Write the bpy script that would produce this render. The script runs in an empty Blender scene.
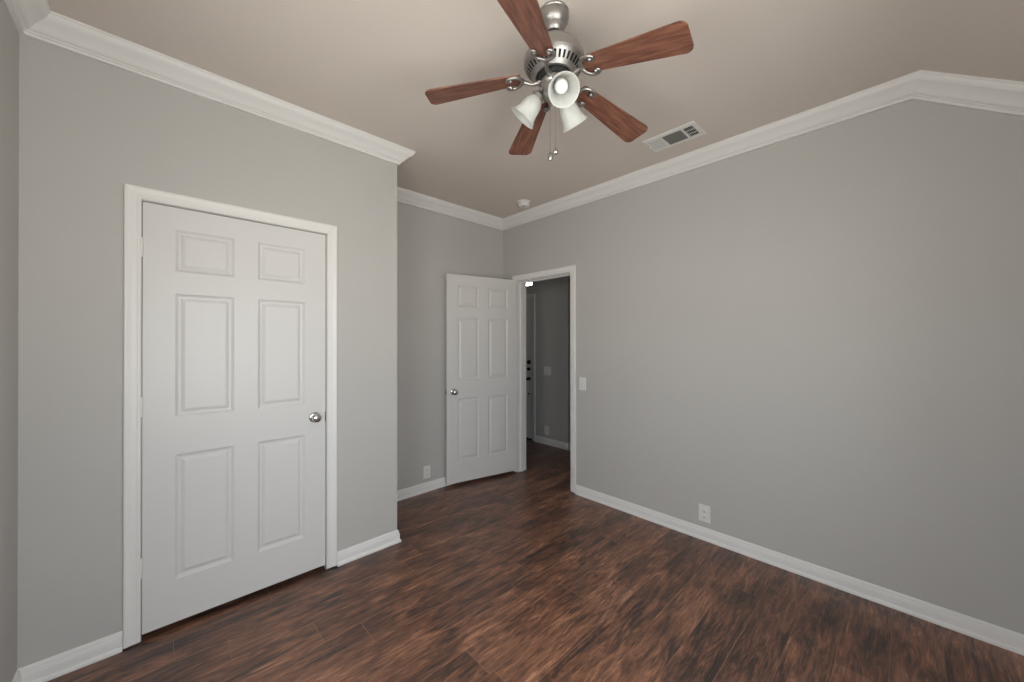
import bpy, bmesh, math, random
from mathutils import Vector, Matrix
random.seed(7)
S = bpy.context.scene
C = S.collection

# ------------------------------------------------------------------ camera
F_PX, YAW, PITCH, ROLL, CAM_H = 376.63, 0.7600, 0.0031, -0.0009, 1.3989
cam_d = bpy.data.cameras.new('camera')
cam_d.sensor_width = 36.0
cam_d.lens = F_PX * 36.0 / 1024.0
cam_d.clip_start = 0.02
cam = bpy.data.objects.new('camera', cam_d)
C.objects.link(cam)
fw = Vector((math.sin(YAW) * math.cos(PITCH), math.cos(YAW) * math.cos(PITCH), math.sin(PITCH)))
rt = Vector((math.cos(YAW), -math.sin(YAW), 0))
up = rt.cross(fw)
r2 = rt * math.cos(ROLL) + up * math.sin(ROLL)
u2 = up * math.cos(ROLL) - rt * math.sin(ROLL)
M4 = Matrix(((r2.x, u2.x, -fw.x, 0), (r2.y, u2.y, -fw.y, 0), (r2.z, u2.z, -fw.z, CAM_H), (0, 0, 0, 1)))
cam.matrix_world = M4
S.camera = cam

# ------------------------------------------------------------------ world, daylight, exposure
world = bpy.data.worlds.new('world'); S.world = world
world.use_nodes = True
wt = world.node_tree; wt.nodes.clear()
wo = wt.nodes.new('ShaderNodeOutputWorld'); bg = wt.nodes.new('ShaderNodeBackground')
tc = wt.nodes.new('ShaderNodeTexCoord'); sp = wt.nodes.new('ShaderNodeSeparateXYZ'); rp = wt.nodes.new('ShaderNodeValToRGB')
mr = wt.nodes.new('ShaderNodeMapRange'); mr.inputs['From Min'].default_value = -1; mr.inputs['From Max'].default_value = 1
wt.links.new(tc.outputs['Generated'], sp.inputs[0]); wt.links.new(sp.outputs['Z'], mr.inputs['Value'])
wt.links.new(mr.outputs[0], rp.inputs[0])
rp.color_ramp.elements[0].position = 0.47; rp.color_ramp.elements[0].color = (0.98, 0.94, 0.90, 1)   # warm lower half of world, raised to throw light up at the ceiling
rp.color_ramp.elements[1].position = 0.53; rp.color_ramp.elements[1].color = (0.76, 0.79, 0.84, 1)     # overcast sky
wt.links.new(rp.outputs[0], bg.inputs[0]); wt.links.new(bg.outputs[0], wo.inputs[0])
bg.inputs[1].default_value = 13.9
vs = S.view_settings
vs.view_transform = 'Standard'; vs.look = 'None'; vs.gamma = 1.0; vs.use_curve_mapping = False
vs.exposure = 0.0
S.cycles.max_bounces = 14; S.cycles.diffuse_bounces = 10; S.cycles.transparent_max_bounces = 12
S.cycles.use_denoising = True

# room measurements (metres)
XL, XR, YX, YA, YB, XC = -0.397, 2.830, -0.385, 2.474, 3.120, 1.238
ZC, YK, SL = 2.740, -0.045, 0.695            # ceiling height, where it starts to slope, its slope
WT = 0.125
WIN = (-0.10, 1.10, 0.75, 1.95)               # street window: x0 x1 z0 z1

def portal(name, loc, rot, sx, sy):
    l = bpy.data.lights.new(name, 'AREA'); l.shape = 'RECTANGLE'; l.size = sx; l.size_y = sy
    l.cycles.is_portal = True
    o = bpy.data.objects.new(name, l); o.location = loc; o.rotation_euler = rot; C.objects.link(o)
portal('window_daylight', ((WIN[0] + WIN[1]) / 2, YX - 0.11, (WIN[2] + WIN[3]) / 2), (math.pi / 2, 0, 0), WIN[1] - WIN[0], WIN[3] - WIN[2])
WL = (-0.05, 0.95, 0.75, 1.95)               # side window in the left wall: y0 y1 z0 z1
portal('side_window_daylight', (XL - 0.11, (WL[0] + WL[1]) / 2, (WL[2] + WL[3]) / 2), (0, -math.pi / 2, 0), WL[3] - WL[2], WL[1] - WL[0])
portal('transom_daylight', (4.02, 4.145, 2.255), (0, math.pi / 2, 0), 0.09, 0.91)

# ------------------------------------------------------------------ materials
def mat(name, col, rough=0.5, metal=0.0, spec=0.5, coat=0.0):
    m = bpy.data.materials.new(name); m.use_nodes = True
    b = m.node_tree.nodes['Principled BSDF']
    b.inputs['Base Color'].default_value = (*col, 1); b.inputs['Roughness'].default_value = rough
    b.inputs['Metallic'].default_value = metal; b.inputs['Specular IOR Level'].default_value = spec
    b.inputs['Coat Weight'].default_value = coat
    return m
def nd(m, t, **kw):
    n = m.node_tree.nodes.new(t)
    for k, v in kw.items(): n.inputs[k.replace('_', ' ')].default_value = v
    return n
def lk(m, a, b): m.node_tree.links.new(a, b)
def bsdf(m): return m.node_tree.nodes['Principled BSDF']
def paint(name, col, rough, bump, scale, mott=0.03):
    m = mat(name, col, rough, spec=0.3)
    t = nd(m, 'ShaderNodeTexCoord'); n = nd(m, 'ShaderNodeTexNoise', Scale=scale, Detail=3.0)
    lk(m, t.outputs['Object'], n.inputs['Vector'])
    b = nd(m, 'ShaderNodeBump', Strength=bump, Distance=0.002); lk(m, n.outputs['Fac'], b.inputs['Height'])
    lk(m, b.outputs[0], bsdf(m).inputs['Normal'])
    n2 = nd(m, 'ShaderNodeTexNoise', Scale=1.7, Detail=2.0); lk(m, t.outputs['Object'], n2.inputs['Vector'])
    r = nd(m, 'ShaderNodeValToRGB')
    r.color_ramp.elements[0].color = (*[c * (1 - mott) for c in col], 1); r.color_ramp.elements[1].color = (*[min(1, c * (1 + mott)) for c in col], 1)
    lk(m, n2.outputs['Fac'], r.inputs[0]); lk(m, r.outputs[0], bsdf(m).inputs['Base Color'])
    return m
WALL = paint('wall_paint', (0.496, 0.484, 0.468), 0.6, 0.25, 130)
CEIL = paint('ceiling_paint', (0.675, 0.607, 0.556), 0.8, 0.35, 90)
WHITE = paint('white_trim_paint', (0.765, 0.753, 0.742), 0.38, 0.05, 60, 0.01)
DOORM = paint('white_door_paint', (0.665, 0.656, 0.652), 0.35, 0.08, 160, 0.01)
PLAST = mat('white_plastic', (0.74, 0.73, 0.71), 0.4)
PLDK = mat('plastic_slot', (0.06, 0.055, 0.05), 0.6)
DARK = mat('dark_void', (0.012, 0.012, 0.013), 0.8)
MID_GREY = mat('louver_shade_button_grey', (0.17, 0.165, 0.155), 0.7)  # shade tone painted on the middle vent louvers; also colours the test button
CHROME = mat('polished_nickel', (0.62, 0.61, 0.60), 0.16, 1.0)
BRONZE = mat('dark_bronze', (0.02, 0.017, 0.015), 0.35, 0.6)
NICKEL = mat('brushed_nickel', (0.40, 0.385, 0.37), 0.34, 1.0)
t = nd(NICKEL, 'ShaderNodeTexCoord'); n = nd(NICKEL, 'ShaderNodeTexNoise', Scale=60.0, Detail=4.0)
lk(NICKEL, t.outputs['Object'], n.inputs['Vector'])
q = nd(NICKEL, 'ShaderNodeMapRange'); q.inputs['To Min'].default_value = 0.34; q.inputs['To Max'].default_value = 0.50
lk(NICKEL, n.outputs['Fac'], q.inputs['Value']); lk(NICKEL, q.outputs[0], bsdf(NICKEL).inputs['Roughness'])

FROST = mat('frosted_glass', (0.80, 0.81, 0.79), 0.32, spec=0.5)
tr = nd(FROST, 'ShaderNodeBsdfTranslucent', Color=(0.84, 0.85, 0.83, 1)); mx = nd(FROST, 'ShaderNodeMixShader', Fac=0.45)
lk(FROST, bsdf(FROST).outputs[0], mx.inputs[1]); lk(FROST, tr.outputs[0], mx.inputs[2])
lk(FROST, mx.outputs[0], FROST.node_tree.nodes['Material Output'].inputs[0])
n = nd(FROST, 'ShaderNodeTexNoise', Scale=26.0, Detail=3.0, Distortion=1.5); t = nd(FROST, 'ShaderNodeTexCoord'); lk(FROST, t.outputs['Object'], n.inputs['Vector'])
r = nd(FROST, 'ShaderNodeValToRGB'); r.color_ramp.elements[0].color = (0.66, 0.67, 0.65, 1); r.color_ramp.elements[1].color = (0.88, 0.885, 0.87, 1)
lk(FROST, n.outputs['Fac'], r.inputs[0]); lk(FROST, r.outputs[0], bsdf(FROST).inputs['Base Color'])
BULB = mat('opal_bulb', (0.82, 0.82, 0.81), 0.35)

GLASS = bpy.data.materials.new('window_glass'); GLASS.use_nodes = True
g = GLASS.node_tree; g.nodes.clear()
o_ = g.nodes.new('ShaderNodeOutputMaterial'); a_ = g.nodes.new('ShaderNodeBsdfTransparent'); b_ = g.nodes.new('ShaderNodeBsdfGlossy')
f_ = g.nodes.new('ShaderNodeMixShader'); f_.inputs[0].default_value = 0.06; a_.inputs[0].default_value = (0.95, 0.97, 0.96, 1); b_.inputs['Roughness'].default_value = 0.02
g.links.new(a_.outputs[0], f_.inputs[1]); g.links.new(b_.outputs[0], f_.inputs[2]); g.links.new(f_.outputs[0], o_.inputs[0])

def blade_wood():
    m = mat('blade_mahogany', (0.2, 0.07, 0.04), 0.42)
    t = nd(m, 'ShaderNodeTexCoord'); mp = nd(m, 'ShaderNodeMapping'); mp.inputs['Scale'].default_value = (5, 48, 48)
    n = nd(m, 'ShaderNodeTexNoise', Scale=1.6, Detail=5.0, Roughness=0.6, Distortion=0.5)
    lk(m, t.outputs['Object'], mp.inputs[0]); lk(m, mp.outputs[0], n.inputs['Vector'])
    r = nd(m, 'ShaderNodeValToRGB'); e = r.color_ramp.elements
    e[0].position = 0.30; e[0].color = (0.070, 0.026, 0.018, 1); e[1].position = 0.72; e[1].color = (0.27, 0.118, 0.076, 1)
    x = e.new(0.5); x.color = (0.165, 0.066, 0.042, 1)
    lk(m, n.outputs['Fac'], r.inputs[0]); lk(m, r.outputs[0], bsdf(m).inputs['Base Color'])
    return m
BWOOD = blade_wood()

def floor_wood():
    m = mat('hand_scraped_planks', (0.1, 0.05, 0.03), 0.32, spec=0.65)
    uv = nd(m, 'ShaderNodeUVMap'); uv.uv_map = 'plank'
    at = nd(m, 'ShaderNodeAttribute'); at.attribute_name = 'tone'
    # long wavy grain
    mp = nd(m, 'ShaderNodeMapping'); mp.inputs['Scale'].default_value = (3.8, 27.0, 1)
    n1 = nd(m, 'ShaderNodeTexNoise', Scale=1.0, Detail=7.0, Roughness=0.68, Distortion=1.5)
    lk(m, uv.outputs[0], mp.inputs[0]); lk(m, mp.outputs[0], n1.inputs['Vector'])
    # fine streaks
    mp2 = nd(m, 'ShaderNodeMapping'); mp2.inputs['Scale'].default_value = (14.0, 120.0, 1)
    n2 = nd(m, 'ShaderNodeTexNoise', Scale=1.0, Detail=4.0, Roughness=0.6, Distortion=0.7)
    lk(m, uv.outputs[0], mp2.inputs[0]); lk(m, mp2.outputs[0], n2.inputs['Vector'])
    # blotches
    mp3 = nd(m, 'ShaderNodeMapping'); mp3.inputs['Scale'].default_value = (3.2, 8.0, 1)
    n3 = nd(m, 'ShaderNodeTexNoise', Scale=1.0, Detail=3.0, Distortion=0.8)
    lk(m, uv.outputs[0], mp3.inputs[0]); lk(m, mp3.outputs[0], n3.inputs['Vector'])
    def ma(op, a, b):
        x = nd(m, 'ShaderNodeMath'); x.operation = op
        for i, v in enumerate((a, b)):
            if isinstance(v, (int, float)): x.inputs[i].default_value = v
            else: lk(m, v, x.inputs[i])
        return x.outputs[0]
    s = ma('ADD', ma('MULTIPLY', n1.outputs['Fac'], 0.50), ma('MULTIPLY', n2.outputs['Fac'], 0.22))
    s = ma('ADD', s, ma('MULTIPLY', n3.outputs['Fac'], 0.28))
    s = ma('ADD', s, ma('MULTIPLY', ma('SUBTRACT', at.outputs['Fac'], 0.5), 0.055))
    r = nd(m, 'ShaderNodeValToRGB'); e = r.color_ramp.elements
    e[0].position = 0.38; e[0].color = (0.030, 0.019, 0.016, 1)
    e[1].position = 0.64; e[1].color = (0.50, 0.265, 0.155, 1)
    x = e.new(0.44); x.color = (0.072, 0.037, 0.027, 1)
    x = e.new(0.51); x.color = (0.168, 0.075, 0.045, 1)
    x = e.new(0.58); x.color = (0.30, 0.138, 0.080, 1)
    lk(m, s, r.inputs[0]); lk(m, r.outputs[0], bsdf(m).inputs['Base Color'])
    q = nd(m, 'ShaderNodeMapRange'); q.inputs['To Min'].default_value = 0.22; q.inputs['To Max'].default_value = 0.42
    lk(m, n1.outputs['Fac'], q.inputs['Value']); lk(m, q.outputs[0], bsdf(m).inputs['Roughness'])
    bp = nd(m, 'ShaderNodeBump', Strength=0.35, Distance=0.003); lk(m, s, bp.inputs['Height']); lk(m, bp.outputs[0], bsdf(m).inputs['Normal'])
    return m
FLOORW = floor_wood()
SEAM = mat('plank_edge', (0.24, 0.13, 0.085), 0.4)

# ------------------------------------------------------------------ helpers
def obj(name, bm, mats, parent=None, smooth=False, bevel=0.0, norm=True, angle=40):
    if norm: bmesh.ops.recalc_face_normals(bm, faces=bm.faces)
    me = bpy.data.meshes.new(name); bm.to_mesh(me); bm.free()
    for m in (mats if isinstance(mats, (list, tuple)) else [mats]): me.materials.append(m)
    o = bpy.data.objects.new(name, me); C.objects.link(o)
    if parent is not None: o.parent = parent
    if smooth:
        for p in me.polygons: p.use_smooth = True
        me.set_sharp_from_angle(angle=math.radians(angle))
    if bevel:
        b = o.modifiers.new('bevel', 'BEVEL'); b.width = bevel; b.segments = 2; b.limit_method = 'ANGLE'; b.angle_limit = math.radians(40)
    return o
def tag(o, label=None, cat=None, group=None, kind=None):
    if label: o['label'] = label
    if cat: o['category'] = cat
    if group: o['group'] = group
    if kind: o['kind'] = kind
    return o
def empty(name, loc, rot=(0, 0, 0)):
    o = bpy.data.objects.new(name, None); o.empty_display_size = 0.05; o.location = loc; o.rotation_euler = rot; C.objects.link(o); return o
def box(bm, a, b, mi=0):
    r = bmesh.ops.create_cube(bm, size=1)
    for v in r['verts']:
        v.co = Vector([(a[i] + b[i]) / 2 + v.co[i] * (b[i] - a[i]) for i in range(3)])
    for f in {f for v in r['verts'] for f in v.link_faces}: f.material_index = mi
    return r['verts']
def lathe(bm, prof, n=48, mtx=None, mi=0, skip=None):
    """prof: list of (r, z); closed at r==0 ends"""
    rows = []
    for (r, z) in prof:
        if r < 1e-6: rows.append([bm.verts.new((0, 0, z))])
        else: rows.append([bm.verts.new((r * math.cos(2 * math.pi * i / n), r * math.sin(2 * math.pi * i / n), z)) for i in range(n)])
    for k in range(len(rows) - 1):
        A, B = rows[k], rows[k + 1]
        for i in range(n):
            if skip and skip(k, i): continue
            j = (i + 1) % n
            if len(A) == 1 and len(B) == 1: continue
            vs_ = (A[0], B[i], B[j]) if len(A) == 1 else ((A[i], A[j], B[0]) if len(B) == 1 else (A[i], A[j], B[j], B[i]))
            bm.faces.new(vs_).material_index = mi
    allv = [v for r_ in rows for v in r_]
    if mtx is not None:
        for v in allv: v.co = mtx @ v.co
    return allv
def tube(bm, pts, radii, n=12, mi=0, flat=None):
    """tube along a 3-D polyline with a radius per point; round caps come from tapered ends"""
    pts = [Vector(p) for p in pts]; rows = []
    if not hasattr(radii, '__len__'): radii = [radii] * len(pts)
    prev = None
    for i, p in enumerate(pts):
        d = (pts[min(i + 1, len(pts) - 1)] - pts[max(i - 1, 0)]).normalized()
        ref = prev if prev is not None else (Vector((0, 0, 1)) if abs(d.z) < 0.9 else Vector((1, 0, 0)))
        x = (ref - d * ref.dot(d)).normalized(); y = d.cross(x); prev = x
        rows.append([bm.verts.new(p + (x * math.cos(2 * math.pi * k / n) * (flat or 1) + y * math.sin(2 * math.pi * k / n)) * radii[i]) for k in range(n)])
    for a, b in zip(rows, rows[1:]):
        for k in range(n):
            bm.faces.new((a[k], a[(k + 1) % n], b[(k + 1) % n], b[k])).material_index = mi
    bm.faces.new(rows[0][::-1]).material_index = mi; bm.faces.new(rows[-1]).material_index = mi
def sphere(bm, c, r, seg=16, sc=(1, 1, 1), mi=0):
    q = bmesh.ops.create_uvsphere(bm, u_segments=seg, v_segments=seg // 2 + 2, radius=r)
    for v in q['verts']: v.co = Vector((v.co.x * sc[0], v.co.y * sc[1], v.co.z * sc[2])) + Vector(c)
    for f in {f for v in q['verts'] for f in v.link_faces}: f.material_index = mi
def sweep(bm, stations):
    """stations: list of equally long vertex-position rows; skins between them and caps the ends"""
    rows = [[bm.verts.new(p) for p in st] for st in stations]
    n = len(rows[0])
    for a, b in zip(rows, rows[1:]):
        for k in range(n):
            bm.faces.new((a[k], a[(k + 1) % n], b[(k + 1) % n], b[k]))
    bm.faces.new(rows[0]); bm.faces.new(rows[-1][::-1])
def wall_slab(name, axis, at, thick, a0, a1, z0, z1, holes=(), label=None, mats=WALL):
    """a wall standing at axis='x'|'y' = at .. at+thick, running a0..a1, with rectangular holes (a0,a1,z0,z1)"""
    As = sorted({a0, a1, *[h[0] for h in holes], *[h[1] for h in holes]}); Zs = sorted({z0, z1, *[h[2] for h in holes], *[h[3] for h in holes]})
    bm = bmesh.new(); V = {}
    def P(i, k, s):
        key = (i, k, s)
        if key not in V:
            t = at + (thick if s else 0)
            V[key] = bm.verts.new((t, As[i], Zs[k]) if axis == 'x' else (As[i], t, Zs[k]))
        return V[key]
    def solid(i, k):
        if i < 0 or k < 0 or i >= len(As) - 1 or k >= len(Zs) - 1: return False
        am, zm = (As[i] + As[i + 1]) / 2, (Zs[k] + Zs[k + 1]) / 2
        return not any(h[0] < am < h[1] and h[2] < zm < h[3] for h in holes)
    for i in range(len(As) - 1):
        for k in range(len(Zs) - 1):
            if not solid(i, k): continue
            for s in (0, 1): bm.faces.new((P(i, k, s), P(i + 1, k, s), P(i + 1, k + 1, s), P(i, k + 1, s)))
            if not solid(i - 1, k): bm.faces.new((P(i, k, 0), P(i, k + 1, 0), P(i, k + 1, 1), P(i, k, 1)))
            if not solid(i + 1, k): bm.faces.new((P(i + 1, k, 0), P(i + 1, k + 1, 0), P(i + 1, k + 1, 1), P(i + 1, k, 1)))
            if not solid(i, k - 1): bm.faces.new((P(i, k, 0), P(i + 1, k, 0), P(i + 1, k, 1), P(i, k, 1)))
            if not solid(i, k + 1): bm.faces.new((P(i, k + 1, 0), P(i + 1, k + 1, 0), P(i + 1, k + 1, 1), P(i, k + 1, 1)))
    return tag(obj(name, bm, mats), label, 'wall', None, 'structure')

# ------------------------------------------------------------------ room shell
CL = (-0.0415, 0.7700, 0.0, 2.0650)      # closet opening in the front wall (x, z)
DW = (2.180, 2.895, 0.0, 2.052)       # doorway in the right wall (y, z)
FD = (3.690, 4.600, 0.0, 2.020)       # front door opening in the hall wall (y, z)
TR = (3.690, 4.600, 2.210, 2.300)     # its transom
HX, HY = 3.905, 3.052                 # hall wall plane and its outside corner
wall_slab('wall_closet', 'y', YA, WT, XL - 0.12, XC, 0, ZC, [CL], 'greige painted wall holding the closed white closet door')
wall_slab('wall_closet_return', 'x', XC - WT, WT - 0.0005, YA + WT, YB, 0, ZC, label='short side of the closet wall facing the open door nook')
wall_slab('wall_closet_side', 'x', XL - 0.12, 0.12, YA + WT, YB, 0, ZC, label='side wall inside the closet')
wall_slab('wall_back', 'y', YB, WT, XL - 0.12, XR, 0, ZC, label='recessed greige wall behind the open six panel door')
wall_slab('wall_left', 'x', XL - 0.12, 0.12, YX - 0.12, YA, 0, ZC, [WL], 'narrow strip of darker greige wall at the far left edge')
wall_slab('wall_right', 'x', XR, 0.132, YX - 0.12, 5.32, 0, ZC, [DW], 'long greige wall to the right, with the doorway at its far end')
wall_slab('wall_window', 'y', YX - 0.12, 0.12, XL, XR, 0, 2.55, [WIN], 'low outside wall with the window, behind the camera')
wall_slab('wall_hall', 'x', HX, 0.12, HY, 5.32, 0, ZC, [FD, TR], 'dim hallway wall seen through the open doorway')
wall_slab('wall_hall_return', 'y', HY, 0.12, HX + 0.12, 5.1, 0, ZC, label='hallway wall turning away behind its outside corner')
wall_slab('wall_hall_end', 'y', 5.2, 0.12, XR + 0.132, HX, 0, ZC, label='end wall of the hallway beyond the front door')
wall_slab('wall_hall_south', 'y', 0.9, 0.12, XR + 0.132, 5.1, 0, ZC, label='hallway wall behind the bedroom wall')
wall_slab('wall_hall_east', 'x', 5.1, 0.12, 0.9, HY + 0.12, 0, ZC, label='far side wall of the hallway past its corner')

# ceiling: flat, with a slope down to the window wall
bm = bmesh.new()
pr = [(YK, ZC), (YK + 0.16, ZC), (5.32, ZC), (5.32, ZC + 0.1), (YX - 0.12, ZC + 0.1), (YX - 0.12, ZC - SL * (YK - YX + 0.12)), (YK - 0.16, ZC - SL * 0.16)]
sweep(bm, [[(x, y, z) for y, z in pr] for x in (XL - 0.12, 5.22)])
tag(obj('ceiling', bm, CEIL, smooth=True, angle=50), 'warm beige painted ceiling sloping down at the near right', 'ceiling', None, 'structure')

# floor of individually laid planks in one mesh
def build_floor():
    bm = bmesh.new(); uvl = bm.loops.layers.uv.new('plank'); tl = bm.loops.layers.float_color.new('tone')
    PW, y_ref = 0.166, 1.222
    ends = {0: (1.028, 1.702), 2: (1.665,), -1: (1.950,), -2: (2.320,), -3: (2.566,), 5: (0.252,), -5: (1.2,), 1: (2.35,), 3: (0.75,), -4: (0.6,)}
    x0f, x1f, y0f, y1f = XL - 0.1, 5.2, YX - 0.1, 5.3
    k0, k1 = math.floor((y0f - y_ref) / PW), math.ceil((y1f - y_ref) / PW)
    g, d = 0.0014, 0.0010
    for k in range(k0, k1):
        ya, yb = y_ref + k * PW, y_ref + (k + 1) * PW
        cuts = list(ends.get(k, (random.uniform(0.2, 1.4),)))
        while cuts[0] > x0f: cuts.insert(0, cuts[0] - random.choice((1.22, 0.9, 1.22)))
        while cuts[-1] < x1f: cuts.append(cuts[-1] + random.choice((1.22, 0.9, 1.22)))
        row_u, row_v = random.uniform(0, 40), random.uniform(0, 40)
        for xa, xb in zip(cuts, cuts[1:]):
            xa_, xb_ = max(xa, x0f), min(xb, x1f)
            if xb_ - xa_ < 0.01: continue
            ou, ov, tone = row_u + xa + random.uniform(0, 0.12), row_v, random.random()
            inn = [(xa_ + g, ya + g), (xb_ - g, ya + g), (xb_ - g, yb - g), (xa_ + g, yb - g)]
            out = [(xa_, ya), (xb_, ya), (xb_, yb), (xa_, yb)]
            I = [bm.verts.new((x, y, 0)) for x, y in inn]; O = [bm.verts.new((x, y, -d)) for x, y in out]
            fs = [(bm.faces.new(I), 0)] + [(bm.faces.new((O[i], O[(i + 1) % 4], I[(i + 1) % 4], I[i])), 1) for i in range(4)]
            for f, mi in fs:
                f.material_index = mi
                for l in f.loops:
                    l[uvl].uv = (l.vert.co.x - xa + ou, l.vert.co.y - ya + ov); l[tl] = (tone, tone, tone, 1)
    box(bm, (x0f, y0f, -0.08), (x1f, y1f, -0.002), 1)
    return obj('floor', bm, [FLOORW, SEAM], norm=False)
tag(build_floor(), 'dark reddish brown hand-scraped wood plank floor', 'floor', None, 'structure')

# ------------------------------------------------------------------ crown moulding (trim), profile = (distance from wall, drop below ceiling)
CR = [(0.000, 0.000), (0.092, 0.000), (0.092, 0.009), (0.088, 0.011), (0.084, 0.020), (0.076, 0.030), (0.064, 0.0385), (0.052, 0.0475), (0.041, 0.0585),
      (0.034, 0.0675), (0.028, 0.0725), (0.021, 0.0745), (0.021, 0.0795), (0.015, 0.0815), (0.015, 0.0930), (0.000, 0.0930)]
def crown(name, p0, p1, inward, m0, m1, label):
    """straight crown; m = +1 at a room (inside) corner, -1 at an outside corner, 0 square"""
    p0, p1, inward = Vector(p0), Vector(p1), Vector(inward); al = (p1 - p0).normalized()
    bm = bmesh.new()
    sweep(bm, [[(p.x + inward.x * d + al.x * s * d, p.y + inward.y * d + al.y * s * d, ZC - h) for d, h in CR] for p, s in ((p0, m0), (p1, -m1))])
    return tag(obj(name, bm, WHITE, smooth=True, angle=25), label, 'crown moulding', None, 'structure')
def crown_slope(name, x, inx, y_start, mitre, label):
    th = math.atan(SL); bm = bmesh.new(); st = []
    st.append([(x + inx * d, y_start - mitre * d, ZC - h) for d, h in CR])
    st.append([(x + inx * d, YK + h * math.tan(th / 2), ZC - h) for d, h in CR])
    st.append([(x + inx * d, YX, ZC - SL * (YK - YX) - h / math.cos(th)) for d, h in CR])
    sweep(bm, st)
    return tag(obj(name, bm, WHITE, smooth=True, angle=12), label, 'crown moulding', None, 'structure')
crown('trim_1', (XL, YA), (XC, YA), (0, -1), 1, -1, 'white crown moulding along the closet wall')
crown('trim_2', (XC, YA), (XC, YB), (1, 0), -1, 1, 'white crown moulding on the short closet return')
crown('trim_3', (XC, YB), (XR, YB), (0, -1), 1, 1, 'white crown moulding over the recessed wall with the open door')
crown_slope('trim_4', XR, -1, YB, 1, 'long white crown moulding on the right wall that bends down with the ceiling')
crown_slope('trim_5', XL, 1, YA, 1, 'white crown moulding of the left wall, at the top left corner')
zx = ZC - SL * (YK - YX)
bm = bmesh.new(); sweep(bm, [[(x, YX + d * 0.2, zx - h - 0.15 * d) for d, h in CR] for x in (XL + 0.11, XR - 0.11)])
tag(obj('trim_6', bm, WHITE), 'white moulding over the window behind the camera', 'crown moulding', None, 'structure')

# ------------------------------------------------------------------ baseboards
BP = [(0, 0), (0.0210, 0), (0.0210, 0.010), (0.0180, 0.018), (0.0135, 0.021), (0.0135, 0.052), (0.0120, 0.058), (0.0120, 0.062), (0.0085, 0.066), (0.0085, 0.074), (0.0060, 0.081), (0.0, 0.085)]
def baseboard(name, p0, p1, inward, m0, m1, label):
    p0, p1, inward = Vector(p0), Vector(p1), Vector(inward); al = (p1 - p0).normalized(); bm = bmesh.new()
    sweep(bm, [[(p.x + inward.x * d + al.x * s * d, p.y + inward.y * d + al.y * s * d, h) for d, h in BP] for p, s in ((p0, m0), (p1, -m1))])
    return tag(obj(name, bm, WHITE), label, 'baseboard', None, 'structure')
baseboard('baseboard_closet_left', (XL, YA), (-0.102, YA), (0, -1), 1, 0, 'short white baseboard left of the closet door')
baseboard('baseboard_closet_right', (0.8325, YA), (XC, YA), (0, -1), 0, -1, 'white baseboard between the closet door and the wall corner')
baseboard('baseboard_closet_return', (XC, YA), (XC, YB), (1, 0), -1, 1, 'white baseboard around the closet wall corner')
baseboard('baseboard_back', (XC, YB), (XR, YB), (0, -1), 1, 1, 'white baseboard on the recessed wall, running behind the open door')
baseboard('baseboard_right', (XR, 2.113), (XR, YX), (-1, 0), 0, 1, 'long white baseboard along the right wall')
baseboard('baseboard_left', (XL, YX), (XL, YA), (1, 0), 1, 1, 'white baseboard of the left wall')
baseboard('baseboard_window', (XR, YX), (XL, YX), (0, 1), 1, 1, 'white baseboard under the window behind the camera')
baseboard('baseboard_hall', (HX, 3.645), (HX, HY), (-1, 0), 0, -1, 'white baseboard on the dim hallway wall through the doorway')
baseboard('baseboard_hall_return', (HX, HY), (5.1, HY), (0, -1), -1, 1, 'white baseboard past the hallway corner, a sliver beside the door frame')

# ------------------------------------------------------------------ door casings and jambs
CP = [(0.000, 0.000), (0.000, 0.007), (0.004, 0.010), (0.010, 0.010), (0.014, 0.0125), (0.030, 0.0135), (0.038, 0.0155), (0.044, 0.0175), (0.052, 0.0175), (0.056, 0.014), (0.056, 0.000)]
def casing(name, to, a0, a1, z1, label, parent=None, jamb=None):
    """U-shaped casing round an opening a0..a1 up to z1; to(a, z, t) maps into the room"""
    bm = bmesh.new()
    sweep(bm, [[to(a0 - 0.006 - w, 0.008, t) for w, t in CP], [to(a0 - 0.006 - w, z1 + 0.006 + w, t) for w, t in CP],
               [to(a1 + 0.006 + w, z1 + 0.006 + w, t) for w, t in CP], [to(a1 + 0.006 + w, 0.008, t) for w, t in CP]])
    if jamb:      # lining of the opening plus door stop
        T, s0, s1 = jamb
        for (p, q, y0, y1) in ((0.0, 0.004, 0.0, T), (0.004, 0.014, s0, s1)):
            sweep(bm, [[to(a0 + w, 0.001, -t) for w, t in ((p, y0), (q, y0), (q, y1), (p, y1))], [to(a0 + w, z1 - w, -t) for w, t in ((p, y0), (q, y0), (q, y1), (p, y1))],
                       [to(a1 - w, z1 - w, -t) for w, t in ((p, y0), (q, y0), (q, y1), (p, y1))], [to(a1 - w, 0.001, -t) for w, t in ((p, y0), (q, y0), (q, y1), (p, y1))]])
    o = obj(name, bm, WHITE, parent)
    tag(o, label, 'door frame', None, 'structure')
    return o
casing('trim_7', lambda a, z, t: (a, YA - t, z), -0.0385, 0.7695, 2.0640, 'white moulded frame around the closed closet door')
# doorway to the hall: lining is thin here, the hinge side shows beside the open slab
casing('trim_8', lambda a, z, t: (XR - t, a, z), DW[0], DW[1], DW[3], 'white moulded frame of the open doorway in the right wall', jamb=(0.132, 0.045, 0.08))
casing('trim_9', lambda a, z, t: (XR + 0.132 + t, a, z), DW[0], DW[1], DW[3], 'hallway side of the doorway frame')
casing('trim_10', lambda a, z, t: (HX - t, a, z), FD[0], FD[1], FD[3], 'pale frame of the hallway front door', jamb=(0.1, 0.07, 0.09))

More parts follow.
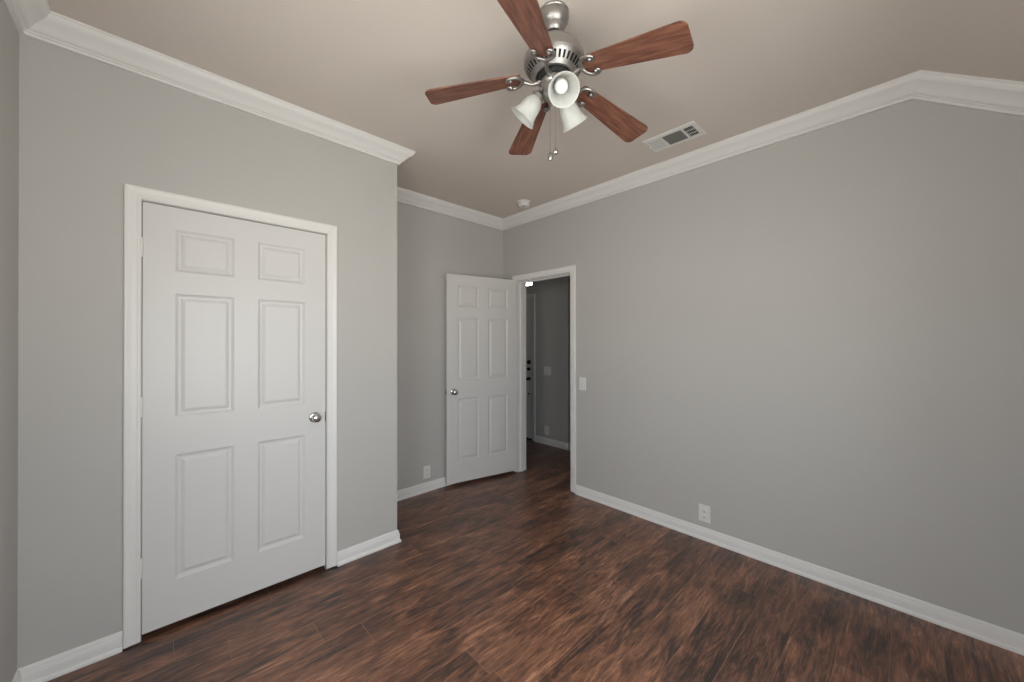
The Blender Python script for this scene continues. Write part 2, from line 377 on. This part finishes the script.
# ------------------------------------------------------------------ panelled doors
def panel_slab(W, H, T, two_sided=True):
    bm = bmesh.new()
    k = W / 0.806
    xs = [0, 0.115 * k, 0.350 * k, 0.456 * k, 0.691 * k, W]; zs = [0, 0.209, 0.820, 1.003, 1.611, 1.719, 1.927, H]
    rings = [(0.0, 0.0), (0.004, -0.0035), (0.012, -0.0105), (0.021, -0.0115), (0.0235, -0.0095), (0.036, -0.0025), (0.040, -0.0020)]
    for side, ymap in ((0, lambda d: -d), (1, lambda d: T + d)):
        for i in range(5):
            for j in range(7):
                x0, x1, z0, z1 = xs[i], xs[i + 1], zs[j], zs[j + 1]
                if i in (1, 3) and j in (1, 3, 5):
                    rr = []
                    for o, d in rings:
                        rr.append([bm.verts.new((x, ymap(d), z)) for x, z in ((x0 + o, z0 + o), (x1 - o, z0 + o), (x1 - o, z1 - o), (x0 + o, z1 - o))])
                    for a, b in zip(rr, rr[1:]):
                        for q in range(4): bm.faces.new((a[q], a[(q + 1) % 4], b[(q + 1) % 4], b[q]))
                    bm.faces.new(rr[-1])
                else:
                    bm.faces.new([bm.verts.new((x, ymap(0), z)) for x, z in ((x0, z0), (x1, z0), (x1, z1), (x0, z1))])
    for a, b in (((0, 0), (W, 0)), ((W, 0), (W, H)), ((W, H), (0, H)), ((0, H), (0, 0))):
        bm.faces.new([bm.verts.new((a[0], 0, a[1])), bm.verts.new((b[0], 0, b[1])), bm.verts.new((b[0], T, b[1])), bm.verts.new((a[0], T, a[1]))])
    bmesh.ops.remove_doubles(bm, verts=bm.verts, dist=1e-5)
    return bm
def knob(parent, x, z, y, sgn):
    """door knob whose axis runs along -y (sgn=-1); local to the door"""
    M = Matrix.Translation((x, y, z)) @ Matrix.Rotation(math.radians(90) * (1 if sgn < 0 else -1), 4, 'X')
    bm = bmesh.new()
    lathe(bm, [(0, 0), (0.032, 0), (0.032, 0.004), (0.028, 0.008), (0.014, 0.010), (0.012, 0.014), (0.011, 0.024), (0.014, 0.031), (0.022, 0.036), (0.0265, 0.044),
               (0.0265, 0.050), (0.024, 0.056), (0.017, 0.061), (0.008, 0.063), (0.007, 0.0615), (0, 0.0615)], 32, M)
    return obj('door_knob', bm, CHROME, parent, smooth=True, angle=50)
def hinge(parent, x, z, y):
    bm = bmesh.new(); M = Matrix.Translation((x, y, z))
    pr = [(0, -0.047), (0.0035, -0.047), (0.0055, -0.044)]
    for k in range(5):
        pr += [(0.0055, -0.044 + k * 0.0176 + 0.0005), (0.0055, -0.044 + (k + 1) * 0.0176 - 0.0009), (0.0046, -0.044 + (k + 1) * 0.0176 - 0.0004)]
    pr += [(0.0055, 0.044), (0.0035, 0.047), (0, 0.047)]
    lathe(bm, pr, 12, M)
    box(bm, (x - 0.004, y + 0.002, z - 0.044), (x + 0.004, y + 0.012, z + 0.044))
    return obj('hinge', bm, NICKEL if False else PLAST, parent, smooth=True)
# closet door (closed)
d1 = empty('door_1', (-0.0395, YA + 0.006, 0.028)); tag(d1, 'closed white six panel closet door on the left', 'door', None, 'structure')
obj('door_slab', panel_slab(0.807, 2.034, 0.035), DOORM, d1)
knob(d1, 0.807 - 0.062, 0.918, 0, -1)
for z in (1.819, 1.069, 0.315): hinge(d1, -0.0035, z, -0.008)
bm = bmesh.new(); box(bm, (0.8035, -0.0014, 0.883), (0.8085, 0.001, 0.943)); obj('strike_plate', bm, CHROME, d1)
# open door: hinged on the far jamb, swung into the room until it nearly meets the back wall
HP, FP = Vector((2.823, 2.894)), Vector((2.040, 3.056))
Wd = (HP - FP).length; ang = math.atan2(HP.y - FP.y, HP.x - FP.x)
d2 = empty('door_2', (FP.x, FP.y, 0.028), (0, 0, ang)); tag(d2, 'white six panel door standing open against the recessed wall', 'door', None, 'structure')
obj('door_slab', panel_slab(Wd, 2.034, 0.035), DOORM, d2)
knob(d2, 0.068, 0.890, 0, -1)
bm = bmesh.new(); box(bm, (-0.0008, 0.006, 0.86), (0.0006, 0.029, 0.918)); sphere(bm, (-0.004, 0.0175, 0.889), 0.006, 10); obj('latch_plate', bm, CHROME, d2)
for z in (1.82, 1.07, 0.30):
    bm = bmesh.new(); lathe(bm, [(0, -0.045), (0.0055, -0.045), (0.0055, 0.045), (0, 0.045)], 12, Matrix.Translation((Wd + 0.001, 0.033, z)))
    obj('hinge', bm, PLAST, d2, smooth=True)
# front door in the hall
d3 = empty('door_3', (HX + 0.018, FD[1] - 0.006, 0.017), (0, 0, -math.pi / 2)); tag(d3, 'dim hallway front door with dark hardware, seen in a narrow strip', 'door', None, 'structure')
WF = FD[1] - FD[0] - 0.012
obj('door_slab', panel_slab(WF, 1.996, 0.04), DOORM, d3)
def rosette(parent, x, z, r, l, name):
    bm = bmesh.new(); M = Matrix.Translation((x, 0, z)) @ Matrix.Rotation(math.pi / 2, 4, 'X')
    lathe(bm, [(0, 0), (r, 0), (r, 0.006), (r * 0.8, 0.010), (r * 0.45, 0.012), (r * 0.4, l * 0.6), (r * 0.8, l * 0.75), (r * 0.85, l * 0.92), (r * 0.5, l), (0, l)], 24, M)
    tag(obj(name, bm, BRONZE, parent, smooth=True), 'dark bronze ' + name.replace('_', ' '))
rosette(d3, WF - 0.07, 1.095, 0.031, 0.026, 'deadbolt'); rosette(d3, WF - 0.07, 0.995, 0.026, 0.03, 'thumb_latch'); rosette(d3, WF - 0.07, 0.855, 0.026, 0.05, 'door_knob'); rosette(d3, WF - 0.07, 0.64, 0.012, 0.02, 'door_viewer')
bm = bmesh.new(); box(bm, (HX + 0.0, FD[0], 0.0), (HX + 0.12, FD[1], 0.016)); tag(obj('trim_11', bm, BRONZE), 'dark threshold added under the hallway front door to stop leaking daylight', 'threshold', None, 'structure')  # added to block daylight leaking through the gap below the slab
# transom window over it
w2 = empty('window_2', (HX + 0.06, (TR[0] + TR[1]) / 2, TR[2])); tag(w2, 'small bright transom window high over the hallway front door', 'window', None, 'structure')
hw, hh = (TR[1] - TR[0]) / 2, TR[3] - TR[2]
bm = bmesh.new()
for a, b in (((-0.02, -hw, 0), (0.02, hw, 0.01)), ((-0.02, -hw, hh - 0.02), (0.02, hw, hh)), ((-0.02, -hw, 0.01), (0.02, -hw + 0.008, hh - 0.02)), ((-0.02, hw - 0.02, 0.01), (0.02, hw, hh - 0.02))): box(bm, a, b)
obj('window_frame', bm, WHITE, w2)
bm = bmesh.new(); box(bm, (-0.003, -hw + 0.008, 0.01), (0.003, hw - 0.02, hh - 0.02)); obj('window_pane', bm, GLASS, w2)
# two street windows: one behind the camera, one beside it
def street_window(name, loc, rot, width, height, label):
    w = empty(name, loc, (0, 0, rot)); tag(w, label, 'window', None, 'structure')
    hw, hh = width / 2, height; bm = bmesh.new()
    for a, b in (((-hw, -0.03, 0), (hw, 0.03, 0.035)), ((-hw, -0.03, hh - 0.035), (hw, 0.03, hh)), ((-hw, -0.03, 0.035), (-hw + 0.035, 0.03, hh - 0.035)), ((hw - 0.035, -0.03, 0.035), (hw, 0.03, hh - 0.035)),
                 ((-0.03, -0.03, 0.035), (0.03, 0.03, hh - 0.035)), ((-hw + 0.035, -0.02, hh / 2 - 0.015), (-0.03, 0.02, hh / 2 + 0.015)), ((0.03, -0.02, hh / 2 - 0.015), (hw - 0.035, 0.02, hh / 2 + 0.015))): box(bm, a, b)
    obj('window_frame', bm, WHITE, w)
    bm = bmesh.new()
    for a, b in ((-hw + 0.03, -0.02), (0.02, hw - 0.03)): box(bm, (a, -0.003, 0.03), (b, 0.003, hh - 0.03))
    obj('window_pane', bm, GLASS, w)
    bm = bmesh.new(); box(bm, (-hw - 0.04, 0.0605, -0.022), (hw + 0.04, 0.085, -0.001)); obj('window_sill', bm, WHITE, w, bevel=0.004)
street_window('window_1', ((WIN[0] + WIN[1]) / 2, YX - 0.06, WIN[2]), 0, WIN[1] - WIN[0], WIN[3] - WIN[2], 'wide window with daylight in the wall behind the camera')
street_window('window_3', (XL - 0.06, (WL[0] + WL[1]) / 2, WL[2]), -math.pi / 2, WL[1] - WL[0], WL[3] - WL[2], 'side window with daylight in the left wall beside the camera')

# ------------------------------------------------------------------ switches and outlets; local frame: x along wall, y out of wall, z up
def plate(bm, w, h):
    sweep(bm, [[(x * s, y, z * s2) for x, z in ((-w / 2, -h / 2), (w / 2, -h / 2), (w / 2, h / 2), (-w / 2, h / 2))] for y, s, s2 in ((0, 1, 1), (0.003, 1, 1), (0.006, 0.93, 0.955))])
def wall_plate(name, loc, rot, w, h, label, cat, kind, gangs=1):
    e = empty(name, loc, (0, 0, rot)); tag(e, label, cat)
    bm = bmesh.new(); plate(bm, w, h); obj('cover_plate', bm, PLAST, e)
    if kind == 'switch':
        for g_ in range(gangs):
            cx = (g_ - (gangs - 1) / 2) * 0.046
            bm = bmesh.new(); vs_ = box(bm, (cx - 0.0165, 0.0055, -0.033), (cx + 0.0165, 0.0085, 0.033))
            for v in vs_:
                if v.co.y > 0.007: v.co.y += 0.003 * (1 if v.co.z > 0 else -0.5)
            obj('rocker', bm, PLAST, e, bevel=0.001)
    else:
        for s in (-1, 1):
            bm = bmesh.new(); M = Matrix.Translation((0, 0.0055, s * 0.0195)) @ Matrix.Rotation(-math.pi / 2, 4, 'X') @ Matrix.Diagonal((1, 0.86, 1, 1))
            lathe(bm, [(0, 0), (0.0172, 0), (0.0172, 0.0022), (0.0160, 0.003), (0, 0.003)], 24, M)
            for x, hgt in ((-0.0064, 0.0085), (0.0064, 0.0070)): box(bm, (x - 0.0012, 0.0078, s * 0.0195 + 0.003 - hgt / 2), (x + 0.0012, 0.0090, s * 0.0195 + 0.003 + hgt / 2), 1)
            lathe(bm, [(0, 0.0022), (0.0026, 0.0022), (0.0026, 0.0036), (0, 0.0036)], 10, Matrix.Translation((0, 0.0055, s * 0.0195 - 0.0075)) @ Matrix.Rotation(-math.pi / 2, 4, 'X'), 1)
            obj('receptacle', bm, [PLAST, PLDK], e, smooth=True)
        bm = bmesh.new(); lathe(bm, [(0, 0), (0.003, 0), (0.003, 0.001), (0, 0.0014)], 10, Matrix.Translation((0, 0.0058, 0)) @ Matrix.Rotation(-math.pi / 2, 4, 'X')); obj('screw', bm, PLAST, e)
    return e
RX = math.pi / 2         # rotation that turns local +y to world -x
wall_plate('light_switch', (XR, 2.043, 1.020), RX, 0.073, 0.118, 'white rocker light switch on the right wall beside the doorway', 'light switch', 'switch')
wall_plate('power_outlet', (XR, 0.998, 0.184), RX, 0.075, 0.118, 'white power outlet low on the right wall above its baseboard', 'outlet', 'outlet')
wall_plate('power_outlet', (1.859, YB, 0.180), math.pi, 0.073, 0.116, 'white power outlet low on the recessed wall left of the open door', 'outlet', 'outlet')
wall_plate('light_switch', (HX, 3.405, 1.005), RX, 0.118, 0.118, 'double light switch on the dim hallway wall through the doorway', 'light switch', 'switch', 2)
wall_plate('power_outlet', (HX, 3.420, 0.190), RX, 0.075, 0.116, 'power outlet above the baseboard of the dim hallway wall', 'outlet', 'outlet')

# ------------------------------------------------------------------ smoke detector
sd = empty('smoke_detector', (2.560, 2.525, ZC)); tag(sd, 'round white smoke detector on the ceiling near the far corner', 'smoke detector')
bm = bmesh.new(); lathe(bm, [(0, 0), (0.064, 0), (0.066, -0.004), (0.066, -0.012), (0.062, -0.016), (0, -0.016)], 40); obj('mounting_base', bm, PLAST, sd, smooth=True)
bm = bmesh.new(); lathe(bm, [(0, -0.016), (0.052, -0.016), (0.052, -0.024), (0.049, -0.026), (0.049, -0.030), (0.053, -0.032), (0.053, -0.038), (0.047, -0.046), (0.03, -0.050), (0.0, -0.051)], 40); obj('sensor_cover', bm, PLAST, sd, smooth=True)
bm = bmesh.new(); lathe(bm, [(0, -0.050), (0.010, -0.050), (0.010, -0.0525), (0, -0.053)], 16); o = obj('test_button', bm, MID_GREY, sd, smooth=True); o.location = (-0.012, -0.008, 0)

# ------------------------------------------------------------------ ceiling air register
cv = empty('ceiling_vent', (2.466, 1.057, ZC)); tag(cv, 'white rectangular air vent in the ceiling near the right wall', 'vent')
VX, VY = 0.100, 0.165; ix, iy = 0.066, 0.142
bm = bmesh.new()
rr = [[bm.verts.new(p) for p in ((-x, -y, z), (x, -y, z), (x, y, z), (-x, y, z))] for x, y, z in ((VX, VY, 0), (VX, VY, -0.003), (VX - 0.006, VY - 0.006, -0.007), (ix + 0.004, iy + 0.004, -0.009), (ix, iy, -0.007), (ix, iy, 0.0))]
for a, b in zip(rr, rr[1:]):
    for k in range(4): bm.faces.new((a[k], a[(k + 1) % 4], b[(k + 1) % 4], b[k]))
for y in (-0.079, 0.054): box(bm, (-ix, y - 0.006, -0.0085), (ix, y + 0.006, 0))
obj('frame', bm, PLAST, cv)
bm = bmesh.new(); box(bm, (-ix, -iy, -0.0012), (ix, iy, -0.0002)); obj('duct_shade_sheet', bm, DARK, cv)  # near-black sheet painted for the shade inside the duct; ceiling is not cut
for (y0, y1, nn, ax, tilt, mt) in ((0.060, 0.140, 8, 'x', -48, PLAST), (-0.073, 0.048, 12, 'y', 32, MID_GREY), (-0.140, -0.085, 5, 'x', 62, PLAST)):  # middle louvers coloured grey for the shade on their turned slats
    for i in range(nn):
        bm = bmesh.new()
        if ax == 'x': L = (2 * ix, 0.0085)
        else: L = (y1 - y0, 0.0085)
        vs_ = box(bm, (-L[0] / 2, -L[1] / 2, -0.0006), (L[0] / 2, L[1] / 2, 0.0006))
        R = Matrix.Rotation(math.radians(tilt), 4, 'X')
        if ax == 'x': T = Matrix.Translation((0, y0 + (i + 0.5) * (y1 - y0) / nn, -0.0050)) @ R
        else: T = Matrix.Translation((-ix + (i + 0.5) * 2 * ix / nn, (y0 + y1) / 2, -0.0045)) @ Matrix.Rotation(math.pi / 2, 4, 'Z') @ R
        for v in vs_: v.co = T @ v.co
        obj('louver', bm, mt, cv)
for x in (-0.022, 0.022):
    bm = bmesh.new(); box(bm, (x - 0.002, -0.139, -0.0080), (x + 0.002, -0.085, -0.0050)); obj('divider_bar', bm, PLAST, cv)
bm = bmesh.new(); box(bm, (-0.012, VY - 0.014, -0.018), (0.0, VY - 0.006, -0.006)); obj('damper_lever', bm, PLAST, cv, bevel=0.001)

# ------------------------------------------------------------------ ceiling fan (local z = 0 at the ceiling)
FX, FY, FS = 1.1182, 0.9398, 1.0530      # centre and size; the canopy top (local z = -0.0675) meets the ceiling
TILT = (0.0419, 0.0164)
fan = empty('ceiling_fan', (FX * FS, FY * FS, CAM_H + (ZC - CAM_H) * FS)); fan.scale = (FS, FS, FS); tag(fan, 'brushed nickel ceiling fan with five reddish wood blades and three frosted glass shades', 'ceiling fan')
zb = 2.4358 - ZC
bm = bmesh.new(); lathe(bm, [(0, -0.0676), (0.0545, -0.0676), (0.0570, -0.071), (0.0570, -0.076), (0.0545, -0.079), (0.0565, -0.083), (0.0570, -0.092), (0.0550, -0.104), (0.050, -0.115), (0.043, -0.122), (0.0405, -0.124), (0.0420, -0.127), (0.039, -0.138), (0.034, -0.147), (0.029, -0.151), (0.026, -0.148), (0.026, -0.115), (0, -0.115)], 48)
obj('canopy', bm, NICKEL, fan, smooth=True, angle=35)
bm = bmesh.new(); lathe(bm, [(0, -0.112), (0.0255, -0.112), (0.0255, -0.138), (0.018, -0.146), (0, -0.146)], 32); obj('hanger_ball', bm, DARK, fan, smooth=True)
for a in (-20, 160):
    bm = bmesh.new(); c, s = math.cos(math.radians(a)), math.sin(math.radians(a)); tube(bm, [(0.056 * c, 0.056 * s, -0.092), (0.062 * c, 0.062 * s, -0.092), (0.064 * c, 0.064 * s, -0.092)], [0.0035, 0.0035, 0.002], 8); obj('canopy_screw', bm, NICKEL, fan, smooth=True)
bm = bmesh.new(); lathe(bm, [(0, -0.13), (0.0105, -0.13), (0.0105, -0.172), (0.019, -0.176), (0.019, -0.188), (0, -0.188)], 24); obj('downrod', bm, NICKEL, fan, smooth=True)
# motor housing with a ring of vent slots
bm = bmesh.new(); NS = 144
prof = [(0, -0.182), (0.050, -0.183), (0.064, -0.187), (0.0685, -0.193), (0.0690, -0.199), (0.0650, -0.204), (0.080, -0.2045), (0.0865, -0.208), (0.0890, -0.214), (0.0885, -0.219), (0.0850, -0.2235),
        (0.098, -0.224), (0.1040, -0.2275), (0.1060, -0.233), (0.1050, -0.238), (0.1010, -0.2415), (0.111, -0.242), (0.1150, -0.247), (0.1165, -0.256),
        (0.1165, -0.272), (0.113, -0.280), (0.110, -0.2825), (0.105, -0.288), (0.088, -0.306), (0.081, -0.313), (0.076, -0.318), (0.070, -0.320), (0.067, -0.317), (0.067, -0.300), (0, -0.300)]
kslot = [i for i, p in enumerate(prof) if p == (0.105, -0.288)][0]
lathe(bm, prof, NS, None, 0, skip=lambda k, i: k == kslot and i % 4 in (0, 1))
lathe(bm, [(0.101, -0.282), (0.080, -0.304)], NS, None, 1)  # near-black band behind the slots, colour standing in for the shade inside
obj('motor_housing', bm, [NICKEL, DARK], fan, smooth=True, norm=False, angle=18)
bm = bmesh.new(); lathe(bm, [(0, -0.302), (0.062, -0.302), (0.062, -0.328), (0.058, -0.333), (0.040, -0.335), (0, -0.335)], 48); tag(obj('flywheel', bm, DARK, fan, smooth=True), 'black ring under the motor')
bm = bmesh.new(); lathe(bm, [(0, -0.325), (0.050, -0.325), (0.052, -0.336), (0.052, -0.350), (0.048, -0.356), (0.048, -0.372), (0.045, -0.377), (0.041, -0.390), (0.033, -0.400), (0.018, -0.406), (0.012, -0.409), (0.010, -0.417), (0.0, -0.421)], 48); obj('light_fitter', bm, NICKEL, fan, smooth=True, angle=30)

def droop(r): return zb - 0.09 * r / 0.5
def z_tilt(x, y): return -0.0164 * x + 0.0419 * y
PITCHA = math.radians(-9)
def make_blade():
    bm = bmesh.new(); r0, r1, w0, w1, T = 0.130, 0.504, 0.038, 0.0605, 0.0055
    pts = []
    def arc(cx, cy, rad, a0, a1, n=7): return [(cx + rad * math.cos(math.radians(a0 + (a1 - a0) * i / n)), cy + rad * math.sin(math.radians(a0 + (a1 - a0) * i / n))) for i in range(n + 1)]
    pts += arc(r0 + 0.012, -w0 + 0.012, 0.012, 180, 270)
    pts += arc(r1 - 0.026, -w1 + 0.026, 0.026, 272, 360)
    pts += arc(r1 - 0.026, w1 - 0.026, 0.026, 0, 88)
    pts += arc(r0 + 0.012, w0 - 0.012, 0.012, 90, 180)
    top = [bm.verts.new((x, y, T)) for x, y in pts]; bot = [bm.verts.new((x, y, 0)) for x, y in pts]
    bm.faces.new(top); bm.faces.new(bot[::-1])
    for i in range(len(pts)): j = (i + 1) % len(pts); bm.faces.new((bot[i], bot[j], top[j], top[i]))
    return obj('blade', bm, BWOOD, fan, bevel=0.0012)
def make_iron():
    bm = bmesh.new()
    tube(bm, [(0.048, 0, -0.020), (0.060, 0, -0.020), (0.074, 0, -0.022), (0.087, 0, -0.0235), (0.098, 0, -0.020), (0.108, 0, -0.014), (0.118, 0, -0.0095), (0.126, 0, -0.0080)], [0.009, 0.0105, 0.0080, 0.0068, 0.0066, 0.0070, 0.0080, 0.0075], 12)
    sphere(bm, (0.056, 0, -0.020), 0.0135, 12, (1.2, 1, 0.6))
    for s in (-1, 1):     # the two horns spread into a C under the blade root and curl inwards
        P = [(0.120, s * 0.000, -0.0085), (0.1225, s * 0.009, -0.008)]
        for i in range(1, 10):
            a = math.radians(176 - i * 12)
            P.append((0.162 + 0.038 * math.cos(a), s * (0.040 * math.sin(a) + 0.001), -0.0070))
        ex, ey = P[-1][0], abs(P[-1][1])
        for i in range(1, 7):
            a = math.radians(80 - 40 * i); rr_ = 0.0100 - 0.0009 * i
            P.append((ex - 0.001 + rr_ * math.cos(a), s * (ey - 0.0098 + rr_ * math.sin(a)), -0.0070))
        tube(bm, P, [0.0080] * 3 + [0.0075] * (len(P) - 8) + [0.0070, 0.0066, 0.0062, 0.0058, 0.0054], 12, flat=0.75)
        sphere(bm, P[-1], 0.0088, 12)
    return obj('blade_iron', bm, NICKEL, fan, smooth=True, angle=60)
b0, i0 = make_blade(), make_iron()
for k in range(5):
    a = 2.3164 - k * 2 * math.pi / 5 + math.radians((-1.5, 0.4, 0.2, 0.4, 1.2)[k])
    b = b0 if k == 0 else b0.copy(); i_ = i0 if k == 0 else i0.copy()
    if k: C.objects.link(b); C.objects.link(i_)
    ex = Vector((math.cos(a), math.sin(a), 0)); ex.z = -0.18 + z_tilt(ex.x, ex.y); ex.normalize()
    ey = Vector((-math.sin(a), math.cos(a), 0)); ey.z = z_tilt(ey.x, ey.y); ey = (ey - ex * ey.dot(ex)).normalized(); ez = ex.cross(ey)
    Mx = Matrix(((ex.x, ey.x, ez.x, 0), (ex.y, ey.y, ez.y, 0), (ex.z, ey.z, ez.z, zb), (0, 0, 0, 1)))
    b.matrix_local = Mx @ Matrix.Rotation(PITCHA, 4, 'X'); i_.matrix_local = Mx @ Matrix.Rotation(PITCHA, 4, 'X')
# lamps of the light kit
for az in (236, 118, -2):
    a = math.radians(az); dn = math.radians(47)
    h = Vector((math.cos(a), math.sin(a), 0)); ax = Vector((h.x * math.cos(dn), h.y * math.cos(dn), -math.sin(dn)))
    bm = bmesh.new()
    p0 = h * 0.040 + Vector((0, 0, -0.352)); p3 = h * 0.053 + Vector((0, 0, -0.372))
    tube(bm, [p0, p0 + h * 0.014, h * 0.051 + Vector((0, 0, -0.363)), p3], [0.008, 0.0085, 0.008, 0.009], 12)
    Q = ax.to_track_quat('Z', 'Y').to_matrix().to_4x4()
    lathe(bm, [(0, 0), (0.013, 0), (0.020, 0.005), (0.025, 0.010), (0.0255, 0.026), (0.0235, 0.026), (0.0235, 0.014), (0, 0.014)], 32, Matrix.Translation(p3 - ax * 0.004) @ Q)
    for t_ in range(3):
        aa = t_ * 2 * math.pi / 3 + 0.5; e1 = Q @ Vector((math.cos(aa), math.sin(aa), 0)); c_ = p3 + ax * 0.017
        tube(bm, [c_ + e1 * 0.024, c_ + e1 * 0.030, c_ + e1 * 0.033], [0.003, 0.003, 0.0042], 8)
    obj('lamp_arm', bm, NICKEL, fan, smooth=True)
    sh = [(0.0215, 0.000), (0.0225, 0.012), (0.030, 0.022), (0.0365, 0.035), (0.0400, 0.050), (0.0425, 0.066), (0.0465, 0.080), (0.0525, 0.092), (0.0585, 0.1005), (0.0595, 0.1015)]
    sh = [(r_ * (1 if r_ < 0.03 else 0.95), z_ * 1.03) for r_, z_ in sh]
    bm = bmesh.new(); lathe(bm, sh + [(r_ - 0.0026, z_) for r_, z_ in sh[::-1]] + [sh[0]], 48, Matrix.Translation(p3 + ax * 0.006) @ Q)
    so = obj('lamp_shade', bm, FROST, fan, smooth=True, angle=60)
    bm = bmesh.new(); lathe(bm, [(0, 0.008), (0.013, 0.008), (0.013, 0.030), (0.016, 0.038), (0.0225, 0.050), (0.0245, 0.060), (0.0225, 0.071), (0.016, 0.080), (0.008, 0.084), (0, 0.085)], 32, Matrix.Translation(p3) @ Q)
    obj('bulb', bm, BULB, so, smooth=True)
# pull chains
def chain(x, y, z0, z1, fob):
    bm = bmesh.new(); n_ = int((z0 - z1) / 0.0042)
    tube(bm, [(x, y, z0), (x, y, z1)], 0.0006, 6)
    for i in range(n_):
        q_ = bmesh.ops.create_icosphere(bm, subdivisions=1, radius=0.0013)
        for v in q_['verts']: v.co += Vector((x, y, z0 - i * 0.0042))
    c_ = obj('pull_chain', bm, NICKEL, fan, smooth=True)
    bm = bmesh.new()
    if fob == 'ball': lathe(bm, [(0, 0.006), (0.002, 0.005), (0.0035, 0.0), (0.0085, -0.004), (0.0105, -0.011), (0.0085, -0.018), (0.003, -0.022), (0, -0.022)], 20, Matrix.Translation((x, y, z1)))
    else: lathe(bm, [(0, 0.007), (0.002, 0.006), (0.003, 0.0), (0.008, -0.006), (0.010, -0.014), (0.009, -0.024), (0.005, -0.030), (0, -0.031)], 20, Matrix.Translation((x, y, z1)))
    obj('chain_fob', bm, CHROME if fob == 'ball' else NICKEL, c_, smooth=True)
chain(0.006, 0.024, -0.375, -0.600, 'long'); chain(0.014, 0.004, -0.375, -0.590, 'ball')
